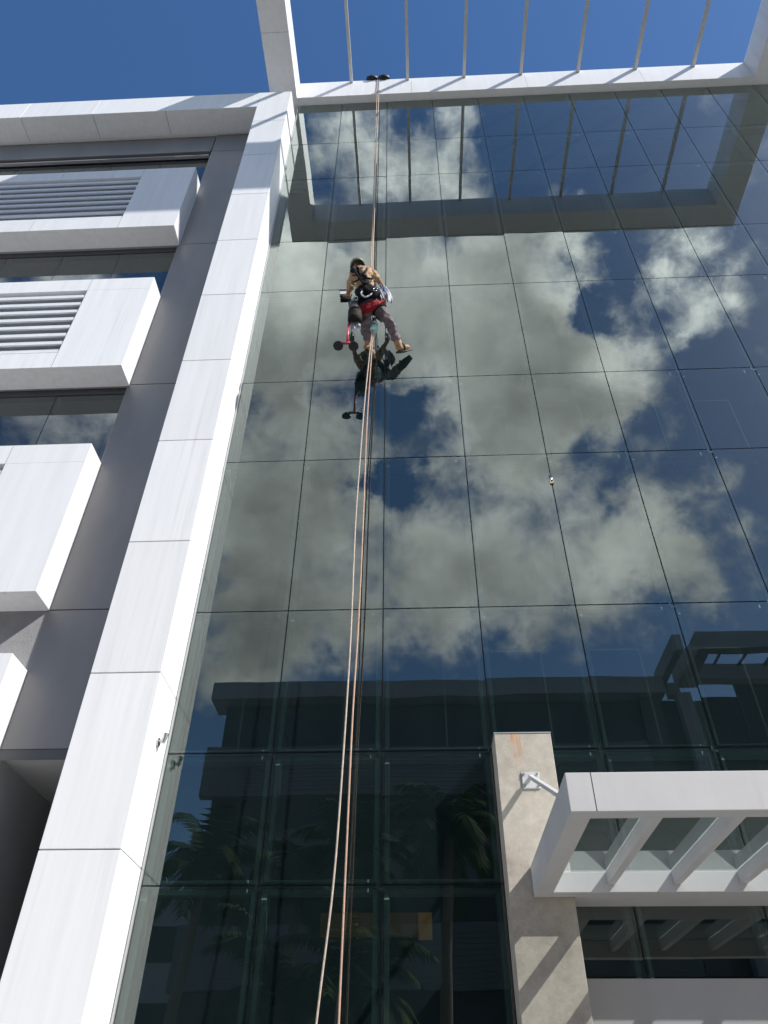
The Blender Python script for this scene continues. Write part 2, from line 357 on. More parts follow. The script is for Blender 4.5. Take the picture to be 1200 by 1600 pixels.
# rooms behind the glass
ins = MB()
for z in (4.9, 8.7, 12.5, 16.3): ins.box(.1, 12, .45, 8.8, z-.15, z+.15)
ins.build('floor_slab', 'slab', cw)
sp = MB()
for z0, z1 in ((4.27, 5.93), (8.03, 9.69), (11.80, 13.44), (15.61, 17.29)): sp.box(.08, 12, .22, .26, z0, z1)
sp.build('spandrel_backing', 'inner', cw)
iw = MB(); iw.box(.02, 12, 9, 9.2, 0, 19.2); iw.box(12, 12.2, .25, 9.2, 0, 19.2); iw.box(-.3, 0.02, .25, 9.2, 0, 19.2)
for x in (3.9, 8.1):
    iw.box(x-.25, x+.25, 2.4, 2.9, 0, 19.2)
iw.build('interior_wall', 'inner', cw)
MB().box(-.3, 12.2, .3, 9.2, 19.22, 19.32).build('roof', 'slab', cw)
MB().box(1.15, 2.28, 3.0, 3.12, 3.42, 3.65).build('amber_glow_panel', 'orange', cw); MB().box(2.283, 2.44, 3.0, 3.12, 3.39, 3.65).build('amber_glow_panel', 'orangeb', cw)  # lit interior wall, its glow put in as emission, brighter at the right end

# ------------------------------------------------------------------ office building: white pillar, left wing, grey walls
ob = thing('office_building', 'white and grey panelled office wing with a tall white pillar left of the glass', 'building', (-4, 2, 0))
pil = MB().box(-.648, -.020, -.532, .25, 0, 18.54).build('pillar', 'panel', ob)
PZ = [0, .28, 1.81, 3.34, 4.875, 6.41, 7.94, 9.46, 10.99, 12.52, 14.05, 15.58, 17.1, 18.56]
for a, b in zip(PZ, PZ[1:]):
    q = MB().box(-.66, -.005, -.55, .02, a+.005, b-.005)
    q.build('cladding_panel', 'clad', pil, loc=(-.33, -.27, (a+b)/2), bevel=.004)
par = MB().box(-9, -.668, -.52, .6, 17.86, 18.53).build('parapet', 'clad', ob)
xs = [-9] + [-8.7+1.53*k for k in range(0, 6)]
xs = [-8.695, -7.165, -5.635, -4.105, -2.575, -.664]
for a, b in zip(xs, xs[1:]):
    MB().box(a+.004, b-.004, -.55, -.05, 17.83, 18.56).build('cladding_panel', 'clad', par, loc=((a+b)/2, -.3, 18.2), bevel=.004)
# grey metal column between windows and pillar
gc = MB().box(-1.59, -.62, -.005, .5, 4.36, 17.83).build('grey_column', 'black', ob)
GZ = [4.38, 5.925, 9.655, 13.41, 17.06, 17.83]
for a, b in zip(GZ, GZ[1:]):
    MB().box(-1.60, -.63, -.02, .3, a+.006, b-.006).build('grey_panel', 'grey', gc, loc=(-1.1, .1, (a+b)/2), bevel=.004)
MB().box(-9, -1.63, .0, .5, 17.07, 17.83).box(-9, -1.63, -.035, .05, 17.04, 17.10).box(-9, -1.63, -.03, .05, 16.86, 16.90).build('fascia', 'grey', ob)
# walls behind the boxes
wl = MB()
for z0, z1 in ((13.40, 15.40), (9.66, 11.7), (4.4, 8.0)): wl.box(-9, -1.602, -.012, .5, z0, z1)
wl.build('wall', 'render', ob)
# recess at the bottom: soffit and slanting lower wall
MB().box(-9, -.64, -.018, 3.4, 4.302, 4.376).build('soffit', 'soffit', ob)
MB().box(-9, -.64, -.024, -.019, 4.28, 4.378).build('edge_trim', 'greyd', ob)
MB().box(-9, -1.54, 0, 3.4, 0, 4.30).box(-1.54, -.3, 3.2, 3.4, 0, 4.30).build('lower_wall', 'soffit', ob)
# body and roof
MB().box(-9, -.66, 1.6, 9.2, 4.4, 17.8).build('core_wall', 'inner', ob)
MB().box(-9.2, -.3, .1, 9.2, 17.9, 18.3).build('roof', 'slab', ob)
MB().box(-.60, -.31, .26, 9.2, 18.3, 19.2).build('roof_upstand', 'clad', ob)
MB().box(-9.2, -9.0, -.3, 9.2, 0, 18.5).build('end_wall', 'clad', ob)
# window strips
for z0, z1 in ((8.02, 9.55), (11.7, 13.3), (15.4, 16.86)):
    wf = MB()
    wf.box(-9, -1.62, .03, .16, z1, z1+.10); wf.box(-9, -1.62, .08, .2, z0-.02, z0+.04)
    for x in (-2.6, -3.6, -4.6, -5.6, -6.6, -7.6, -8.6): wf.box(x-.02, x+.02, .075, .17, z0+.04, z1)
    win = wf.build('window', 'greyd', ob)
    for x in (-1.6, -2.6, -3.6, -4.6, -5.6, -6.6, -7.6):
        cbox('pane', (x-.5, .056, (z0+z1)/2+.02), (.99, .012, z1-z0-.05), ['clear', 'glassw'], win, front=1, rot=(radians(rr.gauss(0, .05)), 0, radians(rr.gauss(0, .05))))
    MB().box(-9, -1.62, .9, .95, z0, z1+.1).build('blind', 'soffit', win)
# projecting white window boxes with louvres
def wbox(z0, z1, lz0, lz1):
    X0, X1, Y0, Y1 = -8.7, -1.575, -.38, -.013
    lx0, lx1 = -7.7, -2.55
    b = MB()
    b.box(X0+.01, X1, Y0, Y1, z0, lz0) if lz1 else b.box(X0+.01, X1, Y0, Y1, z0, z1)
    if lz1:
        b.box(X0+.01, X1, Y0, Y1, lz1, z1); b.box(lx1+.003, X1, Y0+.001, Y1, lz0, lz1); b.box(X0+.01, lx0, Y0+.001, Y1, lz0, lz1); b.box(lx0, lx1, -.12, Y1, lz0, lz1)
        for x in (lx1,):
            pass
    o = b.build('window_box', 'clad', ob)
    for x in (-2.55, -4.08, -5.61, -7.14):
        for a, c in (((z0, lz0-.001), (lz1+.001, z1)) if lz1 else ((z0, z1),)): cbox('panel_joint', (x, Y0, (a+c)/2), (.005, .0024, c-a), 'grey', o)
    if lz1:
        n = 8; h = (lz1-lz0)/n
        for k in range(n):
            z = lz0+h*(k+.5)
            s = MB(); s.face([(lx0, -.355, z-h*.42), (lx1, -.355, z-h*.42), (lx1, -.19, z+h*.40), (lx0, -.19, z+h*.40)])
            s = MB(); ring = [(-.368, z-h*.36), (-.362, z+h*.02), (-.20, z+h*.40), (-.185, z+h*.38), (-.34, z-h*.02), (-.34, z-h*.36)]
            v = [(lx0+.004, y, zz) for y, zz in ring]+[(lx1-.002, y, zz) for y, zz in ring]; c = len(ring)
            s.v = v; s.f = [tuple(range(c)), tuple(reversed(range(c, 2*c)))]+[(q, c+q, c+(q+1) % c, (q+1) % c) for q in range(c)]; s.mi = [0]*len(s.f)
            s.build('louvre', 'louv', o, loc=((lx0+lx1)/2, -.27, z))
    return o
wbox(13.39, 15.55, 13.72, 15.25); wbox(9.635, 11.80, 9.96, 11.50); wbox(5.925, 8.11, 6.25, 7.80); wbox(2.9, 5.20, None, None)

# ------------------------------------------------------------------ roof pergola
pg = thing('roof_pergola', 'white rectangular roof frame jutting out over the glass wall with thin rods across it', 'pergola', (5, -1.7, 19.25))
ZB, ZT = 19.25, 20.09
def beam(x0, x1, y0, y1, z0=ZB, z1=ZT): return MB().box(x0, x1, y0, y1, z0, z1).build('beam', 'clad', pg, loc=((x0+x1)/2, (y0+y1)/2, z0), bevel=.005)
beam(.002, 9.998, -.164, .5); beam(.002, 9.998, -3.30, -2.72)
beam(-.585, 0, -3.30, .5); beam(10, 10.6, -3.30, .5)
MB().box(.01, 9.99, -.15, .02, ZT, ZT+.02).build('coping', 'alu', pg)
for x in (2.55, 5.1, 7.65): cbox('panel_joint', (x, -.164, (ZB+ZT)/2), (.005, .0024, ZT-ZB), 'grey', pg)
cbox('panel_joint', (-.2925, -1.45, ZB), (.585, .006, .0024), 'grey', pg)
for k in range(7):
    cbox('rod', (1.19+1.279*k, -1.442, 20.02), (.065, 2.55, .11), 'rodm', pg)

# ------------------------------------------------------------------ entrance: pylon, canopy, lintel
py = thing('stone_pylon', 'beige travertine stone pylon with rust streaks standing against the glass', 'pylon', (3.25, -.15, 0))
MB().box(3.0, 3.492, -.30, -.004, 0, 4.35).build('stone_slab', 'stone', py, bevel=.004)
MB().box(2.996, 3.496, -.304, -.003, 4.352, 4.362).build('coping', 'alu', py)
MB().box(3.492, 9.2, -.035, .2, 2.08, 2.55).build('door_lintel', 'panel', None)
dl = bpy.data.objects['door_lintel']; tag(dl, 'plain grey wall panel below the entrance canopy right of the stone pylon', 'wall panel')
cn = thing('entrance_canopy', 'white metal entrance canopy with slanting rafters under a glass top', 'canopy', (6, -1.1, 3.04))
CZ = 3.04
MB().box(3.185, 9.3, -2.21, -2.09, CZ, 3.265).build('front_beam', 'canopy', cn, bevel=.004)
MB().box(3.185, 3.315, -2.09, -.304, CZ, 3.262).build('side_beam', 'canopy', cn, bevel=.003)
MB().box(9.17, 9.3, -2.09, -.445, CZ, 3.262).build('side_beam', 'canopy', cn, bevel=.003)
MB().prism([(3.315, -.445), (9.3, -.445), (9.3, -.006), (3.497, -.006), (3.497, -.308), (3.315, -.308)], CZ, 3.182).build('back_beam', 'canopy', cn, bevel=.003)
for k in range(11):
    x = 3.725+.4885*k
    cbox('rafter', (x+.028, -1.2675, 3.137), (.056, 1.642, .088), 'canopy', cn, bevel=.002)
jm = MB().box(3.332, 3.336, -2.2112, -2.205, CZ+.001, 3.264).build('panel_joint', 'black', cn)
# glass top: reflecting underside
g = MB().box(3.32, 9.165, -2.085, -.02, 3.186, 3.198)
g.mi[0] = 1; g.mi[2] = g.mi[3] = g.mi[4] = g.mi[5] = 2
g.build('glass_top', ['clear2', 'glassr', 'edge'], cn)
br = thing('tie_bracket', 'small white wall plate and tie rod fixed on the stone pylon above the canopy', 'bracket', (3.27, -.3, 3.93))
MB().box(3.197, 3.345, -.312, -.3015, 3.865, 4.005).build('wall_plate', 'canopy', br, bevel=.003)
MB().ring_tube([(3.262, -.312, 3.945), (3.262, -.37, 3.945)], .016, 12).build('lug', 'canopy', br)
q = MB(); A, B = Vector((3.262, -.355, 3.945)), Vector((3.262, -2.0, 3.30))
A, B = Vector((3.262, -.35, 3.95)), Vector((3.262, -1.76, 3.262))
q.ring_tube([A, B], .022, 4); q.build('tie_rod', 'canopy', br)
for x, z in ((3.215, 3.885), (3.327, 3.885), (3.215, 3.985), (3.327, 3.985)): MB().ring_tube([(x, -.311, z), (x, -.322, z)], .009, 8).build('bolt', 'steel', br)

# small spotlight on the pillar flank
sl = thing('wall_spotlight', 'tiny metal spotlight on the sunlit side of the white pillar', 'spotlight', (-.005, -.26, 4.33))
MB().ring_tube([(-.004, -.26, 4.33), (.010, -.26, 4.33)], .040, 18).build('base_plate', 'steel', sl, smooth=False)
MB().ring_tube([(.012, -.26, 4.34), (.05, -.262, 4.35)], .012, 10).build('arm', 'steel', sl)
MB().ring_tube([(.046, -.262, 4.32), (.056, -.265, 4.39), (.058, -.266, 4.41)], [.018, .024, .026], 16).build('lamp_head', 'steel', sl, smooth=False)

# ------------------------------------------------------------------ opposite building, seen only as a reflection
YO = -27.7
op = thing('opposite_building', 'dark building mirrored low in the glass with a flat white roof edge and louvred floors', 'building', (4, YO-6, 0))
MB().box(-7.2, 60, YO-12, YO, 0, 18.3).build('wall', 'oppd', op)
MB().box(-7.9, 14.48, YO-1, YO+.75, 18.40, 19.28).build('parapet', 'opp', op)
MB().box(15.1, 15.8, YO, YO+.55, 0, 18.5).build('pillar', 'opp', op); MB().box(13.2, 14.2, YO, YO+.3, 0, 18.39).build('pillar', 'oppw', op)
MB().box(14.5, 14.9, YO-.5, YO+3.3, 19.25, 20.1).build('roof_fin', 'opp', op)
MB().box(15.5, 16.1, YO-.5, YO+3.3, 19.25, 20.1).build('frame_beam', 'opp', op); MB().box(16.1, 40, YO+2.72, YO+3.3, 19.25, 20.1).build('frame_beam', 'opp', op)
MB().box(16.1, 40, YO-.5, YO+.2, 19.25, 20.1).build('frame_beam', 'opp', op); MB().box(14.9, 15.49, YO-.5, YO+.1, 18.6, 19.25).build('roof_link', 'opp', op)
for k in range(12): cbox('rod', (17.25+1.28*k, YO+1.46, 20.0), (.08, 2.52, .12), 'oppl', op)
for z0, z1 in ((13.7, 16.0), (9.9, 12.2), (6.1, 8.4), (2.3, 4.6)):
    lb = MB().box(-7.75, 13.1, YO, YO+.5, z0, z1).build('louvre_band', 'oppl', op)
    z = z0+.25
    while z < z1-.3: cbox('slat', (3.4, YO+.52, z), (18.6, .04, .09), 'oppl', lb); z += .19
gw = MB()
gw.box(18, 60, YO, YO+.05, 0, 19)
gw.build('glass_wall', 'oppd', op)
for k in range(12): cbox('mullion', (18+k*1.5, YO+.075, 9.5), (.06, .05, 19), 'oppw', op)
# pale low building at the street's far end (bright slit beside the pillar's reflection)
nb = thing('white_house', 'pale far building glimpsed in the reflection beside the pillar', 'building', (-30, -45, 0))
MB().box(-42, -9.6, -52, -38, 0, 11.9).build('wall', 'panel', nb)
for zz in (2, 5.4, 8.8):
    for k in range(6): cbox('window', (-29.5+k*3.6, -38, zz+.85), (1.6, .06, 1.7), 'oppd', nb)
MB().box(-42.4, -9.3, -52.4, -37.6, 11.9, 12.2).build('roof', 'opp', nb)

# palms
def palm(x, y, h, seed, lean, label):
    R = random.Random(seed); t = thing('palm_tree', label, 'palm', (x, y, 0), 'palms along the street')
    pts = [Vector((x+lean*(k/8)**2*h*.2, y, h*k/8)) for k in range(9)]
    MB().ring_tube(pts, [.17-.07*k/8 for k in range(9)], 12).build('trunk', 'trunk', t, smooth=True)
    cr = MB(); top = pts[-1]
    for i in range(26):
        az = i*2.399+R.random()*.5; el = R.uniform(-.35, 1.3); Ln = R.uniform(1.5, 2.3)
        p = Vector(top); d = Vector((cos(az)*cos(el), sin(az)*cos(el), sin(el))); spine = [p.copy()]; seg = 16
        for s_ in range(seg):
            p = p + d*(Ln/seg); d = (d+Vector((0, 0, -.075-.008*s_))).normalized(); spine.append(p.copy())
        cr.ring_tube(spine, [.022*(1-k/18) for k in range(seg+1)], 5)
        for k in range(2, seg+1):
            c = spine[k]; tn = (spine[k]-spine[k-1]).normalized(); sd_ = tn.cross(Vector((0, 0, 1)))
            if sd_.length < .05: sd_ = Vector((1, 0, 0))
            sd_.normalize(); ll = .62*sin(pi*(k+1.5)/(seg+3))**.7
            for sg in (-1, 1):
                for h_ in (0, .5):
                    b0 = c - tn*h_*(Ln/seg)
                    e = b0 + (sd_*sg*.8+tn*.55+Vector((0, 0, -.35-.25*R.random()))).normalized()*ll*R.uniform(.8, 1.1)
                    mid = (b0+e)/2+Vector((0, 0, .04)); wv = tn*.034
                    cr.face([b0-wv*.5, mid-wv, e, mid+wv, b0+wv*.5])
    cr.build('crown', 'frond', t)
palm(-3.1, -12.0, 6.7, 1, .3, 'palm mirrored in the lower left of the glass beside the white pillar')
palm(.9, -12.6, 7.0, 2, -.2, 'palm mirrored behind the two ropes in the lower glass')
palm(2.7, -11.8, 7.3, 3, .2, 'palm mirrored in the glass just left of the stone pylon')
palm(-1.0, -13.5, 6.6, 4, .2, 'palm mirrored between two others left of the ropes in the lower glass')
palm(-.4, -9.6, 3.6, 5, .1, 'low palm mirrored near the bottom of the glass left of the ropes')
palm(1.1, -9.8, 3.8, 6, -.1, 'low palm mirrored near the bottom of the glass right of the ropes')

# ------------------------------------------------------------------ ropes
def smooth_path(pts, n=8):
    P = [Vector(p) for p in pts]; out = []
    for i in range(len(P)-1):
        p0, p1, p2, p3 = P[max(i-1, 0)], P[i], P[i+1], P[min(i+2, len(P)-1)]
        for k in range(n):
            t = k/n; out.append(.5*((2*p1)+(-p0+p2)*t+(2*p0-5*p1+4*p2-p3)*t*t+(-p0+3*p1-3*p2+p3)*t**3))
    out.append(P[-1]); return out
rb = MB().ring_tube(smooth_path([(1.80, .35, 20.125), (1.79, -.1, 20.122), (1.787, -.178, 20.08), (1.782, -.186, 19.3), (1.789, -.30, 13.748), (1.80, -.50, 11.75), (1.83, -.52, 10.9), (1.85, -.42, 10.2), (1.837, -.38, 9.8),
    (1.802, -.36, 8.479), (1.793, -.35, 7.4), (1.785, -.34, 6.261), (1.770, -.33, 5.34), (1.748, -.32, 4.489), (1.738, -.31, 3.529), (1.73, -.30, 2.7), (1.72, -.3, 1.2), (1.72, -.3, .02)]), .0085, 8).build('rope', 'ropeo', smooth=True)
tag(rb, 'orange climbing rope, right of the two, passing below the worker to the ground', 'rope')
ra = MB().ring_tube(smooth_path([(1.84, .35, 20.125), (1.835, -.1, 20.122), (1.83, -.178, 20.08), (1.822, -.186, 19.3), (1.815, -.32, 13.748), (1.82, -.46, 11.9), (1.85, -.50, 10.9), (1.84, -.44, 10.2), (1.822, -.41, 9.9), (1.772, -.45, 8.677),
    (1.74, -.48, 7.5), (1.722, -.5, 6.567), (1.722, -.52, 5.192), (1.70, -.54, 3.966), (1.672, -.56, 3.084), (1.61, -.58, 2.3), (1.52, -.6, 1.1), (1.45, -.62, .02)]), .0080, 8).build('rope', 'rope', smooth=True)
tag(ra, 'pale slack climbing rope, left of the two, bowing out towards the ground', 'rope')
MBt = MB()
for x, lab in ((1.66, 'black edge protector pad left of the ropes on the roof beam'), (1.93, 'black edge protector pad right of the ropes on the roof beam')):
    s = 1 if x > 1.8 else -1
    e = MB().ring_tube([(x-.13*1, -.13, 20.16), (x-.09, -.15, 20.165), (x, -.17, 20.155), (x+.09, -.15, 20.165), (x+.13, -.13, 20.16)], [.03, .085, .10, .085, .03], 14, .8)
    e.ring_tube([(x, -.17, 20.155), (x-.06*s, -.06, 20.18), (x-.05*s, .2, 20.16)], [.05, .04, .03], 10)
    tag(e.build('edge_protector', 'rubber', smooth=True), lab, 'edge protector', 'edge protectors under the ropes')

# ------------------------------------------------------------------ window cleaner
def skin_mesh(name, nodes, edges, mt, parent, sub=2, root=0, wrinkle=0):
    me = bpy.data.meshes.new(name+'_s'); me.from_pydata([n[0] for n in nodes], edges, [])
    o = bpy.data.objects.new(name+'_s', me); COL.objects.link(o)
    o.modifiers.new('s', 'SKIN'); me.update()
    if not me.skin_vertices:
        bpy.context.view_layer.objects.active = o
    for i, sv in enumerate(me.skin_vertices[0].data):
        r = nodes[i][1]; sv.radius = (r, r) if isinstance(r, (int, float)) else r; sv.use_root = (i == root)
    sb = o.modifiers.new('d', 'SUBSURF'); sb.levels = sub; sb.render_levels = sub
    dg = bpy.context.evaluated_depsgraph_get(); dg.update()
    m2 = bpy.data.meshes.new_from_object(o.evaluated_get(dg)); m2.name = name
    base = wloc(parent)
    for v in m2.vertices: v.co -= base
    m2.materials.clear(); m2.materials.append(M[mt]); m2.polygons.foreach_set('use_smooth', [True]*len(m2.polygons))
    bpy.data.objects.remove(o); bpy.data.meshes.remove(me)
    r = bpy.data.objects.new(name, m2); link(r, parent)
    if wrinkle:
        tx = bpy.data.textures.new('folds', 'CLOUDS'); tx.noise_scale = .055; tx.noise_depth = 2
        dm = r.modifiers.new('folds', 'DISPLACE'); dm.texture = tx; dm.strength = wrinkle; dm.mid_level = .5; dm.texture_coords = 'GLOBAL'
    return r
V = lambda *a: Vector(a)
P = dict(hip=V(1.812, -.60, 10.606), waist=V(1.763, -.70, 10.733), chest=V(1.705, -.79, 10.87), up=V(1.69, -.83, 10.965), neck=V(1.665, -.83, 11.03), hb=V(1.645, -.82, 11.09), ht=V(1.632, -.80, 11.17),
  sL=V(1.585, -.795, 10.945), eL=V(1.500, -.58, 10.95), wL=V(1.472, -.42, 11.06), sR=V(1.800, -.805, 11.03), eR=V(1.915, -.62, 11.12), wR=V(2.0, -.47, 11.10),
  hL=V(1.762, -.59, 10.545), kL=V(1.750, -.45, 10.235), aL=V(1.765, -.22, 10.13), bL=V(1.77, -.19, 10.085), tL=V(1.84, -.07, 10.04),
  hR=V(1.888, -.58, 10.545), kR=V(2.075, -.47, 10.285), aR=V(2.192, -.21, 10.13), bR=V(2.21, -.16, 10.085), tR=V(2.345, -.085, 10.20))
wk = thing('person', 'window cleaner in tan shirt and grey trousers hanging by the glass in a black harness', 'person', (1.81, -.6, 10.2))
def fingers(w, d, side, nrm, curl):
    """palm node list + five bent fingers rooted in the palm"""
    d = d.normalized(); side = side.normalized(); nrm = nrm.normalized()
    nodes = [(w, .026), (w+d*.045, (.040, .018)), (w+d*.088, (.042, .016))]; ed = [(0, 1), (1, 2)]
    for k, (o_, ln) in enumerate(((-.033, .062), (-.011, .074), (.011, .072), (.033, .056))):
        a = w+d*.092+side*o_; b = a+(d*.75+nrm*curl*.7).normalized()*ln*.5; c = b+(d*.25+nrm*curl).normalized()*ln*.5
        i = len(nodes); nodes += [(a, .0095), (b, .009), (c, .0075)]; ed += [(2, i), (i, i+1), (i+1, i+2)]
    a = w+d*.035-side*.038; b = a+(d*.6-side*.7+nrm*.4).normalized()*.035; c = b+(d*.9+nrm*.6).normalized()*.028
    i = len(nodes); nodes += [(a, .012), (b, .0105), (c, .009)]; ed += [(1, i), (i, i+1), (i+1, i+2)]
    return nodes, ed
nodes = [(P['hip'], .085), (P['waist'], (.105, .085)), (P['chest'], (.125, .09)), (P['up'], (.10, .075)), (P['neck'], .052), (P['hb'], .072), (P['ht'], .078),
  (P['sL'], .058), (P['eL'], .043), (P['wL'], .029), (P['sR'], .058), (P['eR'], .043), (P['wR'], .029),
  (P['hL'], .078), (P['kL'], .055), (P['aL'], .038), (P['bL'], .038), (P['tL'], .022), (P['hR'], .078), (P['kR'], .055), (P['aR'], .038), (P['bR'], .038), (P['tR'], .022)]
ed = [(0, 1), (1, 2), (2, 3), (3, 4), (4, 5), (5, 6), (3, 7), (7, 8), (8, 9), (3, 10), (10, 11), (11, 12), (0, 13), (13, 14), (14, 15), (15, 16), (16, 17), (0, 18), (18, 19), (19, 20), (20, 21), (21, 22)]
# face: nose, chin, ears
hc = (P['hb']+P['ht'])/2; fd = V(-.15, .85, .35).normalized()
nodes += [(hc+fd*.085, .018), (hc+fd*.05+V(0, .01, -.07), .035), (hc+V(-.082, 0, -.01), .014), (hc+V(.082, 0, -.01), .014)]
i0 = 23; ed += [(5, i0), (5, i0+1), (5, i0+2), (5, i0+3)]
for w, wi, d, sd_, nr, cu in ((P['wL'], 9, V(-.12, .45, .75), V(1, .1, .1), V(.1, .7, -.5), .9), (P['wR'], 12, V(.25, .8, .15), V(.3, -.2, .9), V(-.8, .4, .1), .8)):
    n_, e_ = fingers(w, d, sd_, nr, cu); k0 = len(nodes)
    nodes += n_[1:]; f_ = lambda q: wi if q == 0 else k0+q-1
    ed += [(f_(a), f_(b)) for a, b in e_]
skin_mesh('body', nodes, ed, 'skin', wk, 2)
lerp = lambda a, b, t: a+(b-a)*t
skin_mesh('shirt', [(P['waist']+V(.02, .04, -.05), (.118, .10)), (P['waist'], (.125, .105)), (P['chest'], (.148, .112)), (P['up'], (.12, .088)), (P['neck']-V(0, 0, .015), .068),
   (P['sL'], .075), (lerp(P['sL'], P['eL'], .75), .063), (lerp(P['sL'], P['eL'], .95), .061), (P['sR'], .078), (lerp(P['sR'], P['eR'], .7), .066), (lerp(P['sR'], P['eR'], .92), .065)],
   [(0, 1), (1, 2), (2, 3), (3, 4), (3, 5), (5, 6), (6, 7), (3, 8), (8, 9), (9, 10)], 'shirt', wk, 3, 0, .05)
skin_mesh('trousers', [(P['hip'], (.125, .11)), (P['waist']+V(.02, .04, -.04), (.125, .10)), (P['hL'], .10), (lerp(P['hL'], P['kL'], .55), .086), (P['kL'], .078), (lerp(P['kL'], P['aL'], .5), .070), (lerp(P['kL'], P['aL'], .93), .062),
   (P['hR'], .10), (lerp(P['hR'], P['kR'], .5), .088), (P['kR'], .076), (lerp(P['kR'], P['aR'], .25)+V(.01, 0, .015), .072), (lerp(P['kR'], P['aR'], .6), .066), (lerp(P['kR'], P['aR'], .93), .062)],
   [(0, 1), (0, 2), (2, 3), (3, 4), (4, 5), (5, 6), (0, 7), (7, 8), (8, 9), (9, 10), (10, 11), (11, 12)], 'trous', wk, 3, 0, .065)
for s_ in 'LR':
    a, b, t = P['a'+s_], P['b'+s_], P['t'+s_]
    cuff = a+V(0, -.02, .07) if s_ == 'L' else a+V(-.02, -.03, .05)
    bt = skin_mesh('boot', [(cuff, .055), (a, .057), (b, (.056, .06)), (lerp(b, t, .5)+V(0, 0, .010), (.056, .046)), (t, (.052, .034))], [(0, 1), (1, 2), (2, 3), (3, 4)], 'boot', wk, 2, 1, .012)
    dn = V(0, .25, -.95).normalized() if s_ == 'L' else V(.15, .45, -.85).normalized()
    MB().ring_tube([b-(t-b)*.25+dn*.052, lerp(b, t, .35)+dn*.050, t+dn*.030+(t-b)*.10], [.046, .052, .042], 12, .38).build('sole', 'sole', bt, smooth=True)
    c = lerp(b, t, .25)+V(0, 0, .012); d = (t-b).normalized(); u = d.orthogonal().normalized(); v = d.cross(u)
    MB().ring_tube([c+u*cos(q)*.062+v*sin(q)*.060 for q in [2*pi*k/16 for k in range(17)]], .011, 6).build('boot_strap', 'sole', bt, smooth=True)
# helmet
def ellipsoid(mb, c, rx, ry, rz, nu=20, nv=12, vmax=pi, M3=None, mi=0):
    b = len(mb.v)
    for i in range(nv+1):
        th = vmax*i/nv
        for j in range(nu):
            p = Vector((rx*sin(th)*cos(2*pi*j/nu), ry*sin(th)*sin(2*pi*j/nu), rz*cos(th)))
            if M3: p = M3 @ p
            mb.v.append(tuple(c+p))
    for i in range(nv):
        for j in range(nu):
            k = (j+1) % nu; mb.f.append((b+i*nu+j, b+(i+1)*nu+j, b+(i+1)*nu+k, b+i*nu+k)); mb.mi.append(mi)
    return mb
HR = Matrix.Rotation(radians(-12), 3, 'X') @ Matrix.Rotation(radians(-12), 3, 'Y')
hm = ellipsoid(MB(), hc+V(-.004, -.005, .022), .112, .130, .115, 24, 12, pi*.58, HR)
hp = hm.build('helmet', 'helm', wk, smooth=True); sm = hp.modifiers.new('solid', 'SOLIDIFY'); sm.thickness = .012
HR3 = HR
ribs = MB()
for a in (-.35, 0, .35):
    ribs.ring_tube([hc+V(-.004, -.005, .022)+HR3 @ Vector((.114*sin(a), .132*cos(a)*sin(t), .117*cos(a)*cos(t))) for t in [(-.5+k*.125)*pi*.9 for k in range(9)]], .006, 6)
ribs.build('shell_rib', 'helm', hp, smooth=True)
skin_mesh('hair', [(hc+V(0, -.035, -.02), .066), (hc+V(.005, -.03, -.055), .052)], [(0, 1)], 'web', wk, 2)
MB().ring_tube([hc+V(-.09, .0, .03), hc+V(-.085, -.02, -.05), hc+V(-.03, -.03, -.10), hc+V(.04, -.03, -.10), hc+V(.09, -.01, -.03), hc+V(.09, 0, .03)], .010, 6).build('chin_strap', 'web', wk, smooth=True)
# harness: belts, shoulder straps, leg loops
nbk = V(.05, -.75, -.45).normalized()
def strap(pts, w=.028, fl=.35, name='harness_strap', mt='web'):
    return MB().ring_tube(smooth_path(pts, 5), w, 8, fl).build(name, mt, wk, smooth=True)
def back(t, off, out=.125):
    a = [P['hip'], P['waist'], P['chest'], P['up'], P['neck']]; t = t*4; i = min(int(t), 3); c = lerp(a[i], a[i+1], t-i)
    return c+V(1, .08, .35).normalized()*off+nbk*out
strap([back(.98, -.06, .04), back(.88, -.09, .075), back(.7, -.085, .118), back(.5, -.06, .13), back(.3, -.02, .12)], .052)
strap([back(.98, .0, .05), back(.88, -.03, .095), back(.7, -.02, .128), back(.5, -.02, .132), back(.3, .0, .122)], .042)
strap([back(.85, -.13, .05), back(.7, -.10, .11), back(.55, -.03, .13), back(.42, .05, .125)], .036)
strap([back(.62, -.125, .06), back(.5, -.06, .125), back(.42, .05, .13), back(.4, .12, .08)], .024)
ax = (P['waist']-P['hip']).normalized()
def belt(c, r, w, fl, name='harness_belt'):
    u = V(1, .1, .3); u = (u-ax*u.dot(ax)).normalized(); v = ax.cross(u)
    mb = MB(); n = 28; b = 0
    for k in range(n):
        t = 2*pi*k/n
        for dr, dz in ((0, -w), (.016, -w), (.016, w), (0, w)):
            mb.v.append(tuple(c+u*cos(t)*(r+dr)+v*sin(t)*(r*fl+dr)+ax*dz))
    for k in range(n):
        q = (k+1) % n
        for s_ in range(4): mb.f.append((k*4+s_, k*4+(s_+1) % 4, q*4+(s_+1) % 4, q*4+s_)); mb.mi.append(0)
    return mb.build(name, 'web', wk, smooth=False)
belt(lerp(P['hip'], P['waist'], .75), .135, .045, .86); belt(lerp(P['hip'], P['waist'], .15), .142, .035, .88)
for a, b in (('hL', 'kL'), ('hR', 'kR')):
    c = lerp(P[a], P[b], .3); d = (P[b]-P[a]).normalized(); u = d.orthogonal().normalized(); v = d.cross(u)
    MB().ring_tube([c+u*cos(t)*.098+v*sin(t)*.098 for t in [2*pi*k/16 for k in range(17)]], .018, 6).build('leg_loop', 'web', wk, smooth=True)
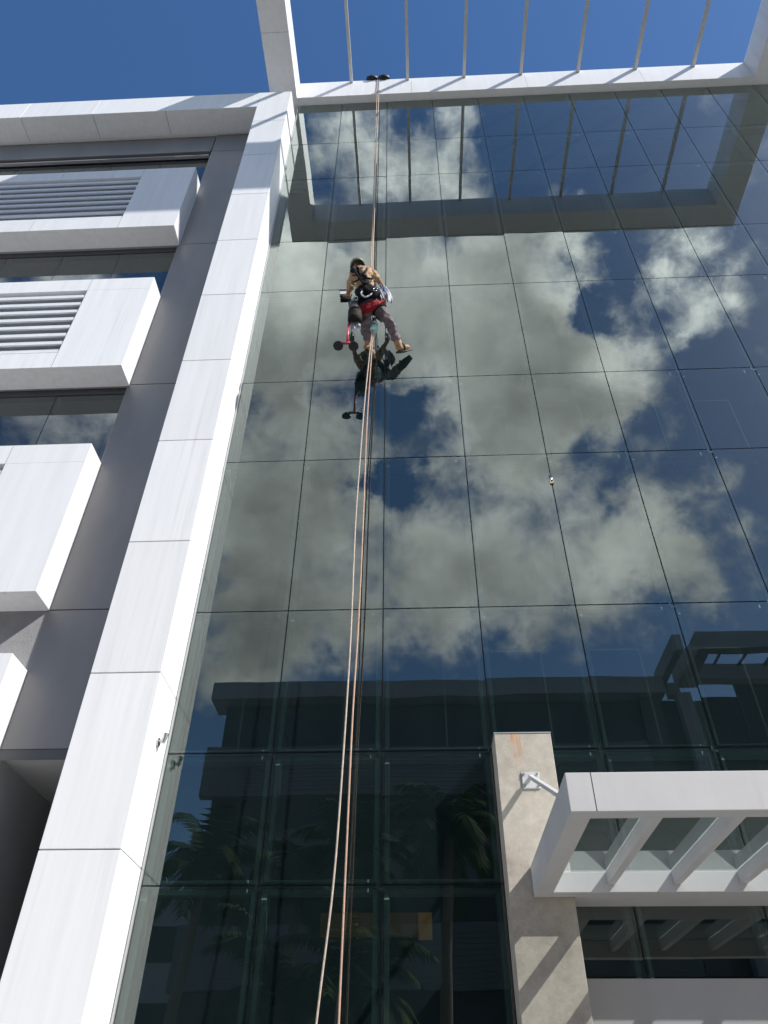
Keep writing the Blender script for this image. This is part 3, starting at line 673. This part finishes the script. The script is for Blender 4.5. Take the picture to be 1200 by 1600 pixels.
# pouches on the back of the belt
def blob(name, c, r, mt, parent, sc=(1, .7, 1.1), seed=0, amp=.12, lab=None):
    mb = ellipsoid(MB(), V(0, 0, 0), r*sc[0], r*sc[1], r*sc[2], 18, 12); R = random.Random(seed)
    ph = [R.uniform(0, 6) for _ in range(6)]
    mb.v = [tuple(Vector(v)*(1+amp*sin(v[0]*40/ (r*10)+ph[0])*cos(v[2]*50/(r*10)+ph[1])+amp*.5*sin(v[1]*90/(r*10)+v[2]*80/(r*10)+ph[2]))+Vector(c)) for v in mb.v]
    return mb.build(name, mt, parent, smooth=True)
blob('tool_pouch', V(1.865, -.74, 10.60), .098, 'web', wk, (1, .7, 1.1), 1)
blob('tool_pouch', V(1.775, -.77, 10.66), .092, 'web', wk, (1.1, .6, 1.1), 2)
blob('tool_pouch', V(1.70, -.74, 10.62), .092, 'web', wk, (1, .8, 1.2), 3)
blob('tool_pouch', V(1.955, -.66, 10.66), .065, 'trous', wk, (1, .8, 1.3), 4)
def ringc(c, rx, rz, tilt, r, name, mt, parent):
    n = 20; pts = [Vector(c)+Vector((cos(2*pi*k/n)*rx, sin(2*pi*k/n)*rz*tilt, sin(2*pi*k/n)*rz)) for k in range(n*9//10)]
    return MB().ring_tube(pts, r, 8).build(name, mt, parent, smooth=True)
ringc(V(1.835, -.835, 10.755), .044, .028, .2, .0065, 'carabiner', 'chrome', wk)
for q, w in (((1.72, -.87, 10.80), .04), ((1.67, -.86, 10.87), .03), ((1.79, -.85, 10.72), .022)): ringc(V(*q), w*.7, w, .2, .005, 'buckle', 'steel', wk)

ringc(V(1.60, -.80, 10.72), .035, .05, .2, .007, 'carabiner', 'chrome', wk)
ringc(V(1.90, -.82, 10.55), .030, .05, .2, .006, 'carabiner', 'steel', wk)
for a_, b_ in ((V(1.93, -.74, 10.68), V(1.98, -.70, 10.50)), (V(1.96, -.71, 10.70), V(2.01, -.68, 10.53))): MB().ring_tube([a_, b_], .011, 8).build('tool_handle', 'steel', wk)
strap([back(.95, .09, .05), back(.8, .10, .08), back(.62, .06, .125), back(.5, .0, .13)], .016)
strap([back(.42, -.14, .06), back(.40, -.05, .135), back(.40, .06, .135), back(.40, .14, .06)], .022)
strap([V(1.74, -.78, 10.62), V(1.70, -.80, 10.50), V(1.76, -.79, 10.42), V(1.84, -.78, 10.50), V(1.88, -.77, 10.60)], .011, 1., 'cord_loop', 'cloth')
MB().box(1.775, 1.81, -.90, -.875, 10.60, 10.68).build('radio', 'rubber', wk); 
# seat board under the hips
st = thing('seat_board', 'red padded seat sling held under the hanging worker', 'seat', (1.86, -.6, 10.4))
sb = MB(); top = [V(1.672, -.63, 10.47), V(1.77, -.66, 10.465), V(1.86, -.67, 10.50), V(1.94, -.65, 10.55), V(2.015, -.62, 10.61)]
bot = [V(1.715, -.60, 10.292), V(1.78, -.60, 10.325), V(1.86, -.60, 10.375), V(1.945, -.60, 10.44), V(2.035, -.60, 10.572)]
n = len(top); th = V(.0, .10, .03); bot = [lerp(t_, b_, .62) for t_, b_ in zip(top, bot)]; top = [p+V(0, -.055, -.07) for p in top]; bot = [p+V(0, -.055, -.07) for p in bot]
sb.v = [tuple(p) for p in top+bot]+[tuple(p+th) for p in top+bot]
for i in range(n-1):
    sb.f += [(i, i+1, n+i+1, n+i), (2*n+i+1, 2*n+i, 3*n+i, 3*n+i+1), (i+1, i, 2*n+i, 2*n+i+1), (n+i, n+i+1, 3*n+i+1, 3*n+i)]
sb.f += [(0, n, 3*n, 2*n), (n-1, 3*n-1, 4*n-1, 2*n-1)]; sb.mi = [0]*len(sb.f)
o = sb.build('seat_pad', 'red', st); q_ = o.modifiers.new('sub', 'SUBSURF'); q_.subdivision_type = 'SIMPLE'; q_.levels = q_.render_levels = 3; q_ = o.modifiers.new('bevel', 'BEVEL'); q_.width = .006; o.data.polygons.foreach_set('use_smooth', [True]*len(o.data.polygons))
tx = bpy.data.textures.new('padding', 'CLOUDS'); tx.noise_scale = .09; q_ = o.modifiers.new('pad', 'DISPLACE'); q_.texture = tx; q_.strength = .02; q_.texture_coords = 'GLOBAL'

for a, b in ((top[0], V(1.66, -.72, 10.66)), (top[-1], V(2.02, -.55, 10.9)), (bot[0], V(1.80, -.48, 11.0)), (bot[-1], V(1.86, -.46, 11.0))):
    MB().ring_tube([a, lerp(a, b, .5), b], .011, 6, .5).build('seat_strap', 'web', st, smooth=True)

# squeegee at the glass
sq = thing('squeegee', 'short silver window squeegee held flat against the glass left of the worker', 'squeegee', (1.35, -.05, 11.6))
MB().box(1.285, 1.46, -.055, -.035, 11.65, 11.735).build('channel', 'steel', sq, bevel=.004)
MB().box(1.28, 1.465, -.056, -.02, 11.737, 11.765).build('blade', 'rubber', sq); MB().box(1.29, 1.46, -.06, -.03, 11.60, 11.648).build('scrubber', 'rubber', sq)
MB().ring_tube([(1.42, -.05, 11.64), (1.455, -.27, 11.29), (1.468, -.39, 11.10), (1.472, -.44, 11.02)], [.012, .013, .016, .016], 10).build('handle', 'steel', sq, smooth=True)

# double suction-cup lifter hanging from the belt
sc_ = thing('suction_lifter', 'double suction cup tool with a red handle dangling below the worker', 'suction lifter', (1.52, -.61, 9.6))
MB().ring_tube([(1.529, -.61, 10.09), (1.526, -.61, 9.66)], [.014, .017], 10).build('handle', 'redm', sc_, smooth=True)
MB().ring_tube([(1.44, -.61, 9.645), (1.60, -.61, 9.63)], .017, 10).build('crossbar', 'redm', sc_, smooth=True)
for x, z in ((1.413, 9.595), (1.615, 9.575)):
    MB().ring_tube([(x, -.625, z-.028), (x, -.613, z+.006), (x, -.61, z+.03), (x, -.61, z+.05)], [.066, .062, .03, .018], 22).build('suction_cup', 'rubber', sc_)
MB().ring_tube([(1.529, -.61, 10.08), (1.527, -.615, 10.35), (1.54, -.63, 10.56), (1.60, -.66, 10.63)], .008, 6).build('cord', 'cloth', sc_, smooth=True)
MB().ring_tube([(1.634, -.60, 9.64), (1.63, -.60, 9.72), (1.60, -.6, 9.68)], .006, 6).build('lever', 'steel', sc_, smooth=True)

# bucket with rags
bk = thing('bucket', 'dark water bucket hung at the left hip of the worker with rags inside', 'bucket', (1.61, -.62, 10.2))
MB().ring_tube([(1.615, -.62, 10.10), (1.615, -.62, 10.13), (1.612, -.62, 10.32)], [.085, .10, .100], 24).build('base', 'buck', bk)
MB().ring_tube([(1.612, -.62, 10.322), (1.61, -.62, 10.40), (1.607, -.62, 10.50)], [.098, .088, .075], 24).build('sleeve', 'mesh', bk)
for a in (0, 1.6, 2.8, 4.4): MB().ring_tube([(1.612+.1*cos(a), -.62+.1*sin(a), 10.26), (1.61+.06*cos(a), -.62+.06*sin(a), 10.52), (1.62, -.64, 10.66)], .006, 6).build('cord', 'web', bk, smooth=True)
rg = MB(); R = random.Random(5)
for k in range(4):
    x = 1.575+.03*k; rg.ring_tube([(x, -.60, 10.12), (x+.01, -.59, 10.03-.03*(k % 2)), (x+.02*(k % 2), -.58, 9.93+.03*k)], [.03, .024, .007], 7, .35)
tag(rg.build('rag', 'cloth', smooth=True), 'grey rag trailing below the dark bucket at the left hip', 'rag')

# spray bottle between the legs
bo = thing('spray_bottle', 'white and teal plastic bottle hanging on the ropes between the legs', 'bottle', (1.855, -.37, 10.2))
MB().ring_tube([(1.862, -.42, 10.17), (1.862, -.42, 10.18), (1.862, -.42, 10.27)], [.045, .058, .062], 20).build('bottle_base', 'bott', bo, smooth=True)
MB().ring_tube([(1.862, -.42, 10.271), (1.863, -.42, 10.33), (1.865, -.42, 10.39), (1.867, -.42, 10.42)], [.062, .055, .028, .016], 20).build('bottle_top', 'bottw', bo, smooth=True)
MB().box(1.842, 1.87, -.505, -.49, 10.30, 10.34).build('sticker', 'web', bo)
MB().ring_tube([(1.867, -.42, 10.42), (1.90, -.42, 10.47), (1.95, -.40, 10.42), (1.965, -.40, 10.38)], [.016, .018, .014, .008], 8).build('trigger', 'web', bo, smooth=True)

# towel on the right hip
def towel(name, ctrl, mt, lab):
    mb = MB(); rows = len(ctrl); nc = 12; b = 0
    for i, (a, c) in enumerate(ctrl):
        for k in range(nc+1):
            t = k/nc; p = lerp(Vector(a), Vector(c), t)+V(0, -.022*sin(t*9+i*1.3)-.01*sin(t*17+i), .006*sin(t*13+i*2)); mb.v.append(tuple(p))
    for i in range(rows-1):
        for k in range(nc): mb.f.append((i*(nc+1)+k, i*(nc+1)+k+1, (i+1)*(nc+1)+k+1, (i+1)*(nc+1)+k)); mb.mi.append(0)
    o = mb.build(name, mt, smooth=True); s = o.modifiers.new('solid', 'SOLIDIFY'); s.thickness = .012; s = o.modifiers.new('sub', 'SUBSURF'); s.levels = 1; s.render_levels = 1
    return tag(o, lab, 'towel')
towel('towel', [((1.925, -.56, 11.04), (2.02, -.54, 11.02)), ((1.965, -.60, 10.96), (2.065, -.56, 10.93)), ((2.0, -.60, 10.86), (2.12, -.55, 10.83)), ((2.03, -.58, 10.75), (2.14, -.54, 10.74)), ((2.05, -.56, 10.62), (2.125, -.52, 10.65))], 'cloth', 'white crumpled towel hanging on the right hip of the worker')
towel('towel', [((1.94, -.66, 10.93), (1.99, -.61, 10.91)), ((1.965, -.68, 10.85), (2.02, -.62, 10.83)), ((1.98, -.68, 10.74), (2.045, -.62, 10.74))], 'blue', 'dark blue cloth tucked beside the white towel')

# rendering
S.render.engine = 'CYCLES'
S.cycles.max_bounces = 10; S.cycles.transparent_max_bounces = 16; S.cycles.diffuse_bounces = 4; S.cycles.glossy_bounces = 4
S.cycles.use_denoising = True
